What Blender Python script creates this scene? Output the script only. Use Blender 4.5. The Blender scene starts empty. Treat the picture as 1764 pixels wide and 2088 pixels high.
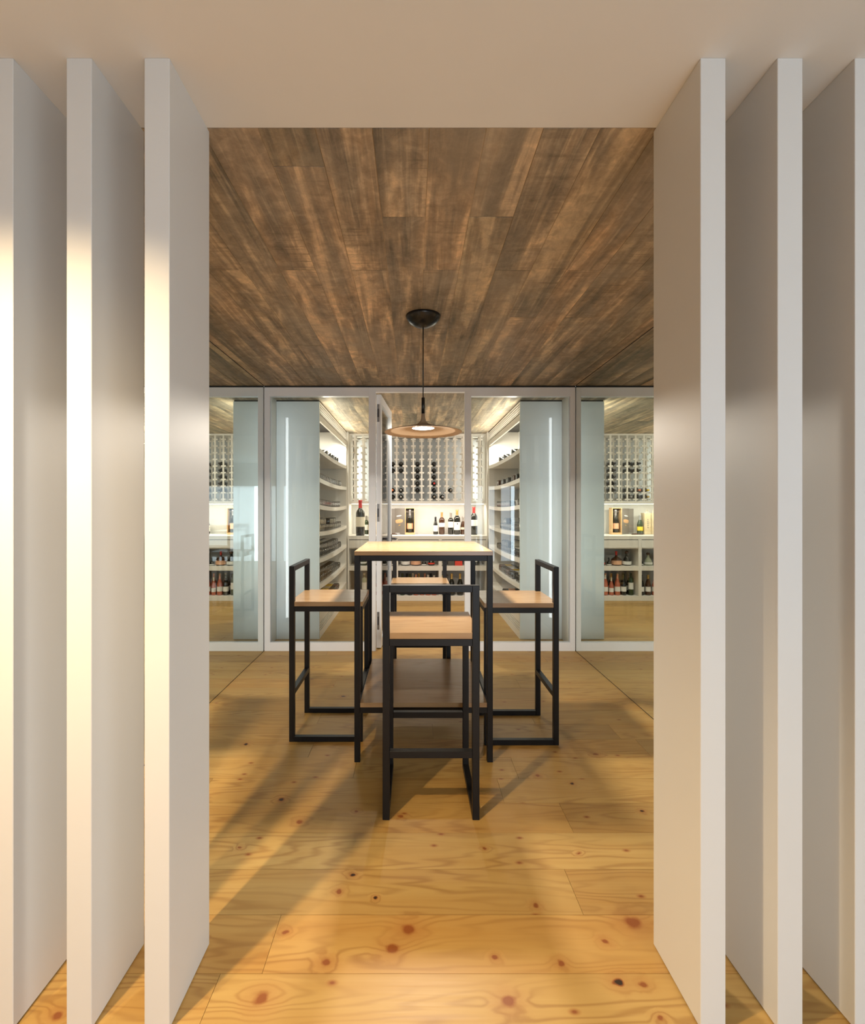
import bpy, bmesh, math, random
from mathutils import Vector, Matrix, Euler
random.seed(7)
PI = math.pi
S = bpy.context.scene
COL = S.collection

# ------------------------------------------------------------------ camera
cd = bpy.data.cameras.new('camera'); cam = bpy.data.objects.new('camera', cd); COL.objects.link(cam)
cam.location = (0, 0, 1.35); cam.rotation_euler = (PI/2, 0, 0)
cd.sensor_fit = 'HORIZONTAL'; cd.sensor_width = 36; cd.lens = 36*970/1764
cd.shift_x = 40/1764; cd.shift_y = -7/1764; cd.clip_start = 0.05; cd.clip_end = 60
S.camera = cam
# ------------------------------------------------------------------ view, world, lights
S.view_settings.view_transform = 'Standard'; S.view_settings.look = 'None'
S.view_settings.exposure = 0.0; S.view_settings.gamma = 1.0
S.view_settings.use_curve_mapping = False
W = bpy.data.worlds.new('world'); S.world = W; W.use_nodes = True
W.node_tree.nodes['Background'].inputs[0].default_value = (0.90, 0.95, 1.0, 1)
W.node_tree.nodes['Background'].inputs[1].default_value = 1.6
SL_, SR_ = -0.965, 1.105
WARM = (1.0, 0.74, 0.42); NEUT = (1.0, 0.90, 0.76); COOL = (0.74, 0.87, 1.0)

def area(name, loc, rot, sx, sy, power, col, spread=180):
    l = bpy.data.lights.new(name, 'AREA'); l.shape = 'RECTANGLE'; l.size = sx; l.size_y = sy
    l.energy = power; l.color = col; l.spread = math.radians(spread)
    o = bpy.data.objects.new(name, l); o.location = loc; o.rotation_euler = rot; COL.objects.link(o); return o
def spot(name, loc, tgt, power, col, size, blend, rad=0.03):
    l = bpy.data.lights.new(name, 'SPOT'); l.energy = power; l.color = col
    l.spot_size = math.radians(size); l.spot_blend = blend; l.shadow_soft_size = rad
    o = bpy.data.objects.new(name, l); o.location = loc
    o.rotation_euler = (Vector(tgt)-Vector(loc)).to_track_quat('-Z', 'Y').to_euler(); COL.objects.link(o); return o
# downlights in the ceiling of the front room
spot('downlight', (-1.05, 0.54, 2.50), (-1.05, 0.54, 0), 265, WARM, 124, 0.75)
spot('downlight', (-1.35, 0.33, 2.50), (-1.35, 0.33, 0), 110, WARM, 124, 0.75)
spot('downlight', (1.0, -0.6, 2.50), (1.0, -0.6, 0), 55, WARM, 120, 0.8)
# daylight: an added side fill, then the rear window behind the camera
area('added_side_daylight', (3.26, -1.5, 1.20), (0, math.radians(68), math.radians(-20)), 2.1, 2.2, 30, COOL)  # fill light at a side window added for it
area('rear_window_daylight', (1.65, -3.02, 0.97), (PI/2, 0, 0), 2.5, 1.9, 52, COOL)  # plain rear window light, no curtain is built
area('rear_strip_fill', (1.13, -3.0, 0.97), (PI/2, 0, 0), 0.15, 1.9, 9, COOL)  # narrow lamp added for a bright strip reflected in the glass
area('rear_strip_fill', (0.54, -3.0, 0.97), (PI/2, 0, 0), 0.12, 1.9, 6, COOL)  # second added strip lamp, for the other bright reflection
# pendant
area('pendant_led', (0.062, 2.88, 1.832), (0, 0, 0), 0.12, 0.12, 44, NEUT)
# wine cellar LED strips, then fill lamps added without fixtures
area('niche_led', (0.07, 7.13, 1.412), (math.radians(14), 0, 0), 1.94, 0.03, 11, NEUT)
area('left_shelf_led', (-1.00, 5.93, 2.255), (0, math.radians(30), 0), 0.03, 1.9, 17, NEUT)
area('right_shelf_led', (1.145, 5.93, 2.255), (0, math.radians(-30), 0), 0.03, 1.9, 17, NEUT)
area('left_rack_led', (-0.925, 7.38, 1.94), (0, math.radians(-90), 0), 0.90, 0.04, 5, NEUT)
area('right_rack_led', (1.068, 7.38, 1.94), (0, math.radians(90), 0), 0.90, 0.04, 5, NEUT)
spot('cellar_floor_fill', (0.07, 5.25, 2.44), (0.07, 5.35, 0), 75, NEUT, 150, 0.9, 0.02)  # added wash that brightens the cellar floor, no fixture here
spot('cellar_floor_fill', (0.07, 6.40, 2.44), (0.07, 6.40, 0), 40, NEUT, 150, 0.9, 0.02)  # second added floor wash, deeper in the cellar
area('left_panel_fill', (-1.384, 4.585, 1.25), (PI/2, 0, math.radians(-38)), 0.03, 2.2, 1.7, (0.95, 0.97, 1.0))  # lamp added out of sight to brighten the left end panel
area('right_panel_fill', (1.514, 4.585, 1.25), (PI/2, 0, math.radians(38)), 0.03, 2.2, 1.7, (0.95, 0.97, 1.0))  # the same added fill for the right end panel
area('left_ceiling_fill', (SL_+0.03, 5.93, 2.30), (0, math.radians(-130), 0), 0.03, 1.9, 7, NEUT)  # unseen lamp added to brighten the cellar ceiling boards
area('right_ceiling_fill', (SR_-0.03, 5.93, 2.30), (0, math.radians(130), 0), 0.03, 1.9, 7, NEUT)  # matching added ceiling fill on the right

# ------------------------------------------------------------------ materials
class N:
    def __init__(s, name):
        s.m = bpy.data.materials.new(name); s.m.use_nodes = True; s.t = s.m.node_tree
        s.b = s.t.nodes['Principled BSDF']; s.out = s.t.nodes['Material Output']
    def n(s, typ, **kw):
        nd = s.t.nodes.new(typ)
        for k, v in kw.items():
            if k.startswith('i_'):
                key = k[2:]; key = int(key) if key.isdigit() else key
                if isinstance(v, bpy.types.NodeSocket): s.t.links.new(v, nd.inputs[key])
                else: nd.inputs[key].default_value = v
            else: setattr(nd, k, v)
        return nd
    def math(s, op, a, b=0.0, c=0.0, clamp=False):
        return s.n('ShaderNodeMath', operation=op, use_clamp=clamp, i_0=a, i_1=b, i_2=c).outputs[0]
    def vmath(s, op, a, b=(0, 0, 0)):
        nd = s.n('ShaderNodeVectorMath', operation=op, i_0=a, i_1=b)
        return nd.outputs[1] if op in ('LENGTH', 'DISTANCE') else nd.outputs[0]
    def ramp(s, f, stops):
        r = s.n('ShaderNodeValToRGB', i_0=f); e = r.color_ramp.elements
        while len(e) < len(stops): e.new(0.5)
        for q, (p, c) in zip(e, stops): q.position = p; q.color = (c[0], c[1], c[2], 1) if len(c) == 3 else c
        return r.outputs[0]
    def mix(s, f, a, b, mode='MIX'):
        nd = s.n('ShaderNodeMix', data_type='RGBA', blend_type=mode)
        for i, v in ((0, f), (6, a), (7, b)):
            if isinstance(v, bpy.types.NodeSocket): s.t.links.new(v, nd.inputs[i])
            else: nd.inputs[i].default_value = v if i == 0 else (v[0], v[1], v[2], 1)
        return nd.outputs[2]
    def noise(s, v, scale, detail=3, rough=0.5, dist=0.0):
        return s.n('ShaderNodeTexNoise', i_Vector=v, i_Scale=scale, i_Detail=detail, i_Roughness=rough, i_Distortion=dist).outputs[0]
    def set(s, **kw):
        for k, v in kw.items():
            k = k.replace('_', ' ')
            if isinstance(v, bpy.types.NodeSocket): s.t.links.new(v, s.b.inputs[k])
            else: s.b.inputs[k].default_value = v
    def bump(s, h, st, d=0.002):
        b = s.n('ShaderNodeBump', i_Height=h, i_Strength=st, i_Distance=d)
        s.t.links.new(b.outputs[0], s.b.inputs['Normal'])

def plain(name, c, rough=0.5, metal=0.0, var=0.04, sc=6.0, spec=0.5, coat=0.0, trans=0.0, ior=1.5):
    k = N(name); g = k.n('ShaderNodeNewGeometry')
    f = k.noise(g.outputs['Position'], sc, 2)
    a = tuple(max(0, x*(1-var)) for x in c); b = tuple(min(1, x*(1+var)) for x in c)
    k.set(Base_Color=k.mix(f, a, b), Roughness=rough, Metallic=metal)
    k.b.inputs['Specular IOR Level'].default_value = spec
    k.b.inputs['Coat Weight'].default_value = coat
    k.b.inputs['Transmission Weight'].default_value = trans; k.b.inputs['IOR'].default_value = ior
    return k.m

KNOTS = [(-0.014,1.526,0.0267,0), (-0.063,1.461,0.0226,0), (-0.260,1.417,0.0150,0), (-0.419,1.311,0.0243,0), (0.717,1.553,0.0320,0), (0.587,1.356,0.0170,1), (0.653,1.350,0.0140,0), (0.438,1.413,0.0130,0), (0.248,1.433,0.0110,0), (0.263,1.303,0.0220,0), (-0.224,1.751,0.0120,1), (-0.130,1.653,0.0090,1), (-0.408,1.516,0.0120,0), (-0.261,1.677,0.0120,0), (-0.610,2.208,0.0150,1), (-0.956,2.728,0.0141,1), (1.008,2.614,0.0189,0), (0.629,2.403,0.0149,0), (0.419,1.621,0.0115,0), (0.283,1.892,0.0100,0), (-0.487,2.053,0.0190,0), (0.598,1.485,0.0140,0), (-0.690,1.895,0.0090,0), (-0.947,1.268,0.0157,0), (0.656,1.258,0.0104,0), (-0.249,2.119,0.0109,0), (-0.054,2.089,0.0150,0), (1.025,2.119,0.0109,1), (0.649,1.863,0.0086,0), (0.779,2.338,0.0108,1), (-0.501,3.419,0.0159,1)]
def pine(name, light, mid, dark, knots=True, rough=0.3, tone=1.0):
    k = N(name); g = k.n('ShaderNodeNewGeometry'); rnd = k.n('ShaderNodeObjectInfo').outputs['Random']
    P = g.outputs['Position']
    off = k.n('ShaderNodeCombineXYZ', i_0=k.math('MULTIPLY', rnd, 31.0), i_1=k.math('MULTIPLY', rnd, 57.0), i_2=0.0).outputs[0]
    st = k.vmath('ADD', k.vmath('MULTIPLY', P, (0.8, 6.5, 6.5)), off)
    gr = k.noise(st, 1.0, 3, 0.4, 0.0)
    kd = None
    nz = k.n('ShaderNodeTexNoise', i_Vector=P, i_Scale=22.0, i_Detail=3.0).outputs[1]
    Pk = k.vmath('MULTIPLY', k.vmath('ADD', P, k.vmath('MULTIPLY', k.vmath('SUBTRACT', nz, (0.5, 0.5, 0.5)), (0.028, 0.028, 0))), (1, 1, 0))
    if knots:
        for (x, y, r, dk) in KNOTS:
            d = k.vmath('LENGTH', k.vmath('MULTIPLY', k.vmath('SUBTRACT', Pk, (x, y, 0)), (0.85/r, 1.05/r, 0)))
            core = k.n('ShaderNodeMapRange', i_0=d, i_1=0.45, i_2=1.15, i_3=1.0, i_4=0.0).outputs[0]
            halo = k.n('ShaderNodeMapRange', i_0=d, i_1=0.4, i_2=3.4, i_3=1.0, i_4=0.0, interpolation_type='SMOOTHSTEP').outputs[0]
            gr = k.math('MULTIPLY_ADD', halo, 0.085, gr)
            core2 = k.math('MULTIPLY', core, 1.0 if dk else 0.62)
            hal2 = k.math('MULTIPLY', halo, 0.22)
            m = k.math('MAXIMUM', core2, hal2)
            kd = m if kd is None else k.math('MAXIMUM', kd, m)
    rings = k.math('PINGPONG', k.math('MULTIPLY', gr, 15.0), 0.5)
    rings = k.n('ShaderNodeMapRange', i_0=rings, i_1=0.0, i_2=0.32, i_3=1.0, i_4=0.0, interpolation_type='SMOOTHSTEP').outputs[0]
    fine = k.noise(k.vmath('ADD', k.vmath('MULTIPLY', P, (3, 130, 130)), off), 1.0, 3, 0.6)
    broad = k.noise(k.vmath('ADD', k.vmath('MULTIPLY', P, (0.7, 12, 12)), off), 1.0, 3, 0.55)
    c = k.mix(k.n('ShaderNodeMapRange', i_0=broad, i_1=0.3, i_2=0.7).outputs[0], light, mid)
    vis = k.math('MULTIPLY', rings, k.n('ShaderNodeMapRange', i_0=k.noise(k.vmath('ADD', k.vmath('MULTIPLY', P, (0.9, 4.5, 4)), off), 1.3, 1), i_1=0.38, i_2=0.60, i_3=0.12, i_4=0.55).outputs[0])
    c = k.mix(vis, c, dark)
    c = k.mix(k.math('MULTIPLY', fine, 0.22), c, dark)
    if knots:
        vo = k.n('ShaderNodeTexVoronoi', voronoi_dimensions='2D', i_Vector=k.vmath('ADD', k.vmath('MULTIPLY', P, (3.0, 5.2, 0)), off), i_Scale=1.0, i_Randomness=1.0)
        sel = k.math('GREATER_THAN', k.n('ShaderNodeSeparateColor', i_0=vo.outputs['Color']).outputs[0], 0.5)
        small = k.math('MULTIPLY', k.n('ShaderNodeMapRange', i_0=vo.outputs['Distance'], i_1=0.012, i_2=0.065, i_3=0.62, i_4=0.0).outputs[0], sel)
        kd = k.math('MAXIMUM', kd, small)
        kc = k.ramp(kd, [(0, (0.36, 0.165, 0.05)), (0.62, (0.22, 0.075, 0.020)), (0.97, (0.03, 0.018, 0.01))])
        c = k.mix(k.n('ShaderNodeMapRange', i_0=kd, i_1=0.0, i_2=0.60).outputs[0], c, kc)
        hue = k.ramp(rnd, [(0, (0.86, 0.80, 0.74)), (0.35, (1.0, 1.0, 1.0)), (0.7, (1.0, 0.95, 0.87)), (0.97, (1.0, 0.90, 0.78)), (1, (0.95, 0.74, 0.6))])
        c = k.mix(1.0, c, hue, 'MULTIPLY')
    k.set(Base_Color=c, Roughness=k.n('ShaderNodeMapRange', i_0=fine, i_3=rough, i_4=rough+0.14).outputs[0])
    k.b.inputs['Specular IOR Level'].default_value = 0.45 if not knots else 0.33
    k.bump(k.math('ADD', k.math('MULTIPLY', rings, 0.3), fine), 0.12, 0.0006)
    return k.m

def board_ceiling(name, tint):
    k = N(name); g = k.n('ShaderNodeNewGeometry'); rnd = k.n('ShaderNodeObjectInfo').outputs['Random']
    P = g.outputs['Position']
    off = k.n('ShaderNodeCombineXYZ', i_0=k.math('MULTIPLY', rnd, 57.0), i_1=k.math('MULTIPLY', rnd, 31.0), i_2=0.0).outputs[0]
    q = k.vmath('ADD', P, off)
    streak = k.noise(k.vmath('MULTIPLY', q, (9, 0.9, 1)), 1.0, 4, 0.62, 0.6)
    thin = k.noise(k.vmath('MULTIPLY', q, (60, 1.6, 1)), 1.0, 3, 0.6)
    patch = k.noise(k.vmath('MULTIPLY', q, (3.2, 1.7, 1)), 1.2, 6, 0.66, 0.8)
    saw = k.noise(k.vmath('MULTIPLY', q, (2.5, 75, 1)), 1.0, 2, 0.5)
    sawm = k.n('ShaderNodeMapRange', i_0=k.noise(k.vmath('MULTIPLY', q, (3, 1.2, 1)), 1.0, 2), i_1=0.5, i_2=0.66).outputs[0]
    c = k.ramp(streak, [(0.34, (0.085, 0.068, 0.048)), (0.44, (0.17, 0.128, 0.085)), (0.53, (0.26, 0.185, 0.115)), (0.62, (0.46, 0.335, 0.205))])
    c = k.mix(k.n('ShaderNodeMapRange', i_0=patch, i_1=0.38, i_2=0.66, i_3=0.0, i_4=0.6).outputs[0], c, (0.19, 0.165, 0.130))
    c = k.mix(k.n('ShaderNodeMapRange', i_0=thin, i_1=0.55, i_2=0.75, i_3=0.0, i_4=0.35).outputs[0], c, (0.46, 0.36, 0.24))
    c = k.mix(k.math('MULTIPLY', k.n('ShaderNodeMapRange', i_0=saw, i_1=0.52, i_2=0.66).outputs[0], k.math('MULTIPLY', sawm, 0.55)), c, (0.10, 0.078, 0.052))
    vo = k.n('ShaderNodeTexVoronoi', voronoi_dimensions='2D', i_Vector=k.vmath('ADD', k.vmath('MULTIPLY', q, (4.5, 1.3, 1)), k.n('ShaderNodeCombineXYZ', i_0=k.math('MULTIPLY', patch, 0.4), i_1=k.math('MULTIPLY', streak, 0.3)).outputs[0]), i_Scale=1.0)
    kn = k.n('ShaderNodeMapRange', i_0=vo.outputs['Distance'], i_1=0.03, i_2=0.2, i_3=0.55, i_4=0.0).outputs[0]
    c = k.mix(kn, c, (0.12, 0.095, 0.066))
    hue = k.ramp(rnd, [(0, (0.92, 0.95, 0.93)), (0.5, (1.08, 1.08, 1.08)), (1, (1.28, 1.2, 1.12))])
    c = k.mix(1.0, c, hue, 'MULTIPLY')
    mot = k.noise(q, 16.0, 9, 0.72, 0.5)
    c = k.mix(1.0, c, k.ramp(mot, [(0.32, (0.70, 0.70, 0.70)), (0.5, (0.98, 0.98, 0.98)), (0.68, (1.36, 1.36, 1.34))]), 'MULTIPLY')
    big = k.noise(k.vmath('MULTIPLY', P, (1.0, 0.8, 1)), 1.6, 3, 0.6, 1.0)
    c = k.mix(k.n('ShaderNodeMapRange', i_0=big, i_1=0.46, i_2=0.62, i_3=0.0, i_4=0.4).outputs[0], c, (0.24, 0.205, 0.155))
    c = k.mix(1.0, c, tint, 'MULTIPLY')
    k.set(Base_Color=c, Roughness=0.62)
    k.b.inputs['Specular IOR Level'].default_value = 0.3
    k.bump(k.math('ADD', k.math('ADD', streak, k.math('MULTIPLY', thin, 0.5)), k.math('MULTIPLY', saw, -0.5)), 0.5, 0.004)
    return k.m

def glass_mat(name, tint, refl=1.0):
    k = N(name); k.t.nodes.remove(k.b)
    fr = k.n('ShaderNodeFresnel', i_IOR=1.5).outputs[0]
    wob = k.noise(k.n('ShaderNodeNewGeometry').outputs['Position'], 1.5, 1)
    tr = k.n('ShaderNodeBsdfTransparent'); tc = k.mix(wob, tint, tuple(min(1, x+0.01) for x in tint)); k.t.links.new(tc, tr.inputs[0])
    gl = k.n('ShaderNodeBsdfGlossy', i_Roughness=0.0)
    mx = k.n('ShaderNodeMixShader', i_0=k.math('MULTIPLY', fr, refl, clamp=True), i_1=tr.outputs[0], i_2=gl.outputs[0])
    k.t.links.new(mx.outputs[0], k.out.inputs[0]); return k.m
def emis(name, c, s):
    k = N(name); k.set(Base_Color=(0.9, 0.9, 0.88, 1)); k.b.inputs['Emission Color'].default_value = (*c, 1); k.b.inputs['Emission Strength'].default_value = s; return k.m

M = {
 'white_fin': plain('white_fin_lacquer', (0.64, 0.632, 0.615), 0.42, var=0.01, spec=0.4),
 'plaster': plain('white_plaster', (0.76, 0.745, 0.72), 0.85, var=0.015, spec=0.2),
 'wall': plain('wall_paint', (0.78, 0.77, 0.75), 0.8, var=0.02),
 'frame': plain('white_painted_frame', (0.84, 0.86, 0.90), 0.3, var=0.02),
 'joinery': plain('white_joinery_paint', (0.76, 0.73, 0.67), 0.4, var=0.02),
 'gloss': plain('glossy_pale_lacquered_glass', (0.78, 0.84, 0.85), 0.06, var=0.03, spec=0.6, coat=0.5),
 'groove': plain('dark_shadow_gap', (0.03, 0.03, 0.03), 0.8),  # near-black for mirror joints and the shade painted into gaps and slots
 'black': plain('black_powder_coat', (0.007, 0.0068, 0.0075), 0.4, var=0.1, spec=0.28),
 'black_lamp': plain('black_lamp_metal', (0.012, 0.011, 0.011), 0.28, var=0.1),
 'taupe': plain('taupe_lamp_lacquer', (0.34, 0.25, 0.165), 0.5, var=0.05),
 'steel': plain('brushed_steel', (0.33, 0.33, 0.34), 0.35, metal=1.0, var=0.08),
 'dark_steel': plain('dark_hinge_steel', (0.10, 0.10, 0.11), 0.35, metal=0.8, var=0.08),
 'floor': pine('pine_floor', (0.46, 0.315, 0.112), (0.40, 0.245, 0.074), (0.235, 0.115, 0.030), rough=0.36),
 'top': pine('oiled_pine_top', (0.41, 0.265, 0.135), (0.37, 0.225, 0.11), (0.28, 0.155, 0.07), knots=False, rough=0.16),
 'subfloor': plain('dark_subfloor', (0.10, 0.05, 0.02), 0.9),
 'board': board_ceiling('board_marked_ceiling', (1.44, 1.45, 1.48)),
 'board_lit': board_ceiling('lit_board_marked_ceiling', (1.55, 1.66, 1.72)),  # same boards, with the cellar's brighter light put into the tint
 'joint': plain('pale_ceiling_joint', (0.42, 0.32, 0.21), 0.8, var=0.3),
 'glass': glass_mat('clear_glass', (0.95, 0.975, 0.965)),
 'led': emis('lamp_diffuser', (1.0, 0.93, 0.82), 14),
 'ledstrip': emis('led_strip_diffuser', (1.0, 0.95, 0.85), 4),
 'box_dark': plain('dark_card', (0.10, 0.09, 0.075), 0.5, var=0.1),
 'box_grey': plain('grey_brown_card', (0.17, 0.15, 0.13), 0.5, var=0.08),
 'gold': plain('gold_print', (0.62, 0.36, 0.18), 0.4, var=0.15),
 'goldfoil': plain('gold_foil', (0.75, 0.52, 0.18), 0.3, metal=0.7, var=0.15),
 'boxwood': plain('pale_box_wood', (0.62, 0.40, 0.20), 0.5, var=0.15, sc=20),
 'crate': plain('crate_wood', (0.55, 0.44, 0.27), 0.6, var=0.15, sc=20),
 'red': plain('red_wax', (0.62, 0.03, 0.03), 0.35, var=0.1),
 'redbox': plain('red_card', (0.75, 0.06, 0.03), 0.45, var=0.06),
 'orange': plain('orange_foil', (0.80, 0.26, 0.10), 0.4, var=0.1),
 'pinkfoil': plain('pink_foil', (0.70, 0.33, 0.22), 0.35, var=0.1),
 'white': plain('white_paper', (0.80, 0.79, 0.75), 0.6, var=0.04),
 'cream': plain('cream_paper', (0.70, 0.64, 0.50), 0.6, var=0.08),
 'peach': plain('peach_paper', (0.72, 0.40, 0.24), 0.6, var=0.08),
 'yellow': plain('yellow_paper', (0.80, 0.55, 0.05), 0.5, var=0.1),
 'blackfoil': plain('black_foil', (0.02, 0.02, 0.022), 0.3, var=0.1),
 'silver': plain('silver_foil', (0.45, 0.45, 0.46), 0.3, metal=0.6, var=0.1),
 'grey_cap': plain('grey_foil', (0.28, 0.25, 0.22), 0.35, var=0.1),
 'dkglass': plain('dark_bottle_glass', (0.012, 0.012, 0.008), 0.08, var=0.2, spec=0.7),
 'grglass': plain('green_bottle_glass', (0.025, 0.045, 0.015), 0.08, var=0.2, spec=0.7),
 'brglass': plain('brown_bottle_glass', (0.06, 0.022, 0.008), 0.08, var=0.2, spec=0.7),
 'rose': plain('rose_wine_glass', (0.48, 0.13, 0.07), 0.08, var=0.15, spec=0.7),
 'clearb': plain('pale_bottle_glass', (0.42, 0.45, 0.33), 0.08, var=0.1, spec=0.7),
 'dim_backing': plain('dimmed_rack_backing', (0.42, 0.45, 0.47), 0.6, var=0.04),  # grey carries the light falloff in the middle of the rack
 'plastic': plain('grey_plastic', (0.35, 0.36, 0.36), 0.4),
}
k = N('mirror_silver'); k.set(Metallic=1.0, Roughness=0.0)
k.t.links.new(k.mix(k.noise(k.n('ShaderNodeNewGeometry').outputs['Position'], 1.0, 1), (0.83, 0.875, 0.84), (0.835, 0.88, 0.845)), k.b.inputs['Base Color'])
M['mirror'] = k.m

# ------------------------------------------------------------------ geometry helpers
def box(bm, x0, x1, y0, y1, z0, z1, bev=0.0):
    r = bmesh.ops.create_cube(bm, size=1.0)
    vs = r['verts']
    for v in vs:
        v.co = Vector((x0+(v.co.x+0.5)*(x1-x0), y0+(v.co.y+0.5)*(y1-y0), z0+(v.co.z+0.5)*(z1-z0)))
    if bev:
        es = list({e for v in vs for e in v.link_edges})
        bmesh.ops.bevel(bm, geom=es, offset=bev, segments=1, affect='EDGES', profile=0.5)
    return bm
def boxes(lst, bev=0.0):
    bm = bmesh.new()
    for b in lst: box(bm, *b, bev=bev)
    return bm
def lathe(pts, seg=20, a0=0.0, a1=2*PI, closed=True):
    bm = bmesh.new(); n = seg if closed else seg+1; rings = []
    for (r, z) in pts:
        if r < 1e-6: rings.append([bm.verts.new((0, 0, z))])
        else: rings.append([bm.verts.new((r*math.cos(a0+(a1-a0)*i/seg), r*math.sin(a0+(a1-a0)*i/seg), z)) for i in range(n)])
    for A, B in zip(rings, rings[1:]):
        for i in range(seg):
            j = (i+1) % n if closed else i+1
            if len(A) == 1 and len(B) == 1: continue
            if len(A) == 1: bm.faces.new((A[0], B[j], B[i]))
            elif len(B) == 1: bm.faces.new((A[i], A[j], B[0]))
            else: bm.faces.new((A[i], A[j], B[j], B[i]))
    for f in bm.faces: f.smooth = True
    return bm
def to_mesh(name, bm, mat):
    me = bpy.data.meshes.new(name); bmesh.ops.recalc_face_normals(bm, faces=bm.faces); bm.to_mesh(me); bm.free()
    me.materials.append(M[mat]); return me
def obj(name, me, parent=None, mat=None, loc=None, rot=None, **tags):
    if isinstance(me, bmesh.types.BMesh): me = to_mesh(name, me, mat)
    o = bpy.data.objects.new(name, me); COL.objects.link(o)
    if parent: o.parent = parent
    if loc: o.location = loc
    if rot: o.rotation_euler = rot
    for k_, v in tags.items(): o[k_] = v
    return o
def thing(name, label, cat, loc=(0, 0, 0), rot=(0, 0, 0), group=None):
    o = bpy.data.objects.new(name, None); COL.objects.link(o); o.location = loc; o.rotation_euler = rot
    o.empty_display_size = 0.05
    o['label'] = label; o['category'] = cat
    if group: o['group'] = group
    return o

# ------------------------------------------------------------------ dimensions
ML, MR = -1.410, 1.540        # mirror planes
H = 2.515; HC = 2.47          # ceiling heights: tasting room / cellar
YS = 1.455                    # end of the white soffit
YG = 4.50                     # glazed wall
YF = 4.91                     # front of side shelving
YB = 6.95                     # face of the back joinery
YW = 7.56                     # back wall
SL, SR = -0.965, 1.105        # faces of the side shelving
XL, XR = -3.1, 3.3; YR = -3.1

# ------------------------------------------------------------------ setting
fl = obj('floor', boxes([(XL, XR, YR, YW, -0.06, -0.012)]), mat='subfloor', kind='structure')
pm = {}
def plank_mesh(w, l, t, m, nm='plank'):
    key = (round(w, 3), round(l, 3), t, m, nm)
    if key not in pm: pm[key] = to_mesh('plank', boxes([(0, w, 0, l, -t, 0)]), m)
    return pm[key]
JO = {1.981: [-1.20, 0.67], 1.581: [-0.9, 0.567], 1.381: [-0.438, 1.4], 1.781: [-1.7, -0.05+1.5], 2.181: [-1.0, 0.42], 2.381: [-0.3, 0.53], 2.581: [-0.57, 1.3], 2.781: [0.12, 0.33, 1.22]}
y = 0.181; rowi = 0
while y < YW:
    y1 = min(y+0.2, YW); inner = y > 1.5
    xa, xb = (ML-0.004, MR+0.004) if inner else (-2.2, 2.4)
    js = JO.get(round(y, 3))
    if js is None:
        random.seed(100+rowi); js = []; x = xa + random.uniform(0.5, 1.8)
        while x < xb-0.3: js.append(x); x += random.uniform(1.3, 2.0)
    xs = [xa]+sorted(q for q in js if xa+0.05 < q < xb-0.05)+[xb]
    for a, b in zip(xs, xs[1:]):
        obj('plank', plank_mesh(b-a-0.0012, y1-y-0.0012, 0.011, 'floor'), fl, loc=(a+0.0006, y+0.0006, random.uniform(-0.0004, 0.0)))
    y += 0.2; rowi += 1
obj('plank', boxes([(XL, XR, YR, 0.180, -0.011, 0)]), fl, mat='floor')
obj('plank', boxes([(XL, -2.2, 0.18, 1.5, -0.011, 0)]), fl, mat='floor')
obj('plank', boxes([(2.4, XR, 0.18, 1.5, -0.011, 0)]), fl, mat='floor')

ce = obj('ceiling', boxes([(ML-0.01, MR+0.01, YS-0.02, YG+0.05, H+0.0016, H+0.06)]), mat='joint', kind='structure')
random.seed(5)
EX = [0.0503+0.175*i for i in range(-9, 10)]
i = 0
for x0, x1 in zip(EX, EX[1:]):
    a, b = max(x0, ML), min(x1, MR)
    if b-a < 0.02: continue
    js = [2.325] if i % 2 == 1 else [random.choice([1.62, 1.9, 2.9, 3.91, 3.4])]
    if random.random() < 0.4: js.append(3.95)
    ys = [YS+0.001]+sorted(set(js))+[YG+0.04]
    for p, q in zip(ys, ys[1:]):
        obj('plank', plank_mesh(b-a-0.0022, q-p-0.003, 0.012, 'board', 'ceiling_plank'), ce, loc=(a+0.0011, p+0.0015, H+0.012+random.uniform(-0.0012, 0.0008)))
    i += 1
cc = obj('ceiling', boxes([(ML-0.01, MR+0.01, YG+0.056, YW, HC+0.0016, HC+0.06)]), mat='joint', kind='structure')
i = 0
for x0, x1 in zip(EX, EX[1:]):
    a, b = max(x0, ML), min(x1, MR)
    if b-a < 0.02: continue
    ys = [YG+0.058, random.choice([5.2, 5.6, 6.1, 6.6]), YW]
    for p, q in zip(ys, ys[1:]):
        obj('plank', plank_mesh(b-a-0.0022, q-p-0.003, 0.012, 'board_lit', 'ceiling_plank'), cc, loc=(a+0.0011, p+0.0015, HC+0.012+random.uniform(-0.0012, 0.0008)))
obj('ceiling', boxes([(XL, XR, YR, YS, H, H+0.12)]), mat='plaster', kind='structure')
# walls of the front room
obj('wall_left', boxes([(XL-0.1, XL, YR, 1.52, 0, H)]), mat='wall', kind='structure')
obj('wall_front', boxes([(XL, ML-0.012, 1.475, 1.575, 0, H)]), mat='wall', kind='structure')
obj('wall_front', boxes([(MR+0.012, XR, 1.475, 1.575, 0, H)]), mat='wall', kind='structure')
obj('wall_rear', boxes([(XL, 0.38, YR-0.1, YR, 0, H), (2.92, XR, YR-0.1, YR, 0, H), (0.38, 2.92, YR-0.1, YR, 1.94, H)]), mat='wall', kind='structure')
wn = obj('window_3', boxes([(0.38, 0.42, YR-0.06, YR, 0, 1.94), (2.88, 2.92, YR-0.06, YR, 0, 1.94), (1.63, 1.67, YR-0.06, YR, 0, 1.94), (0.42, 2.88, YR-0.06, YR, 1.90, 1.94)]), mat='frame', kind='structure')
obj('pane', boxes([(0.42, 2.88, YR-0.035, YR-0.03, 0, 1.90)]), wn, mat='glass')
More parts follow.
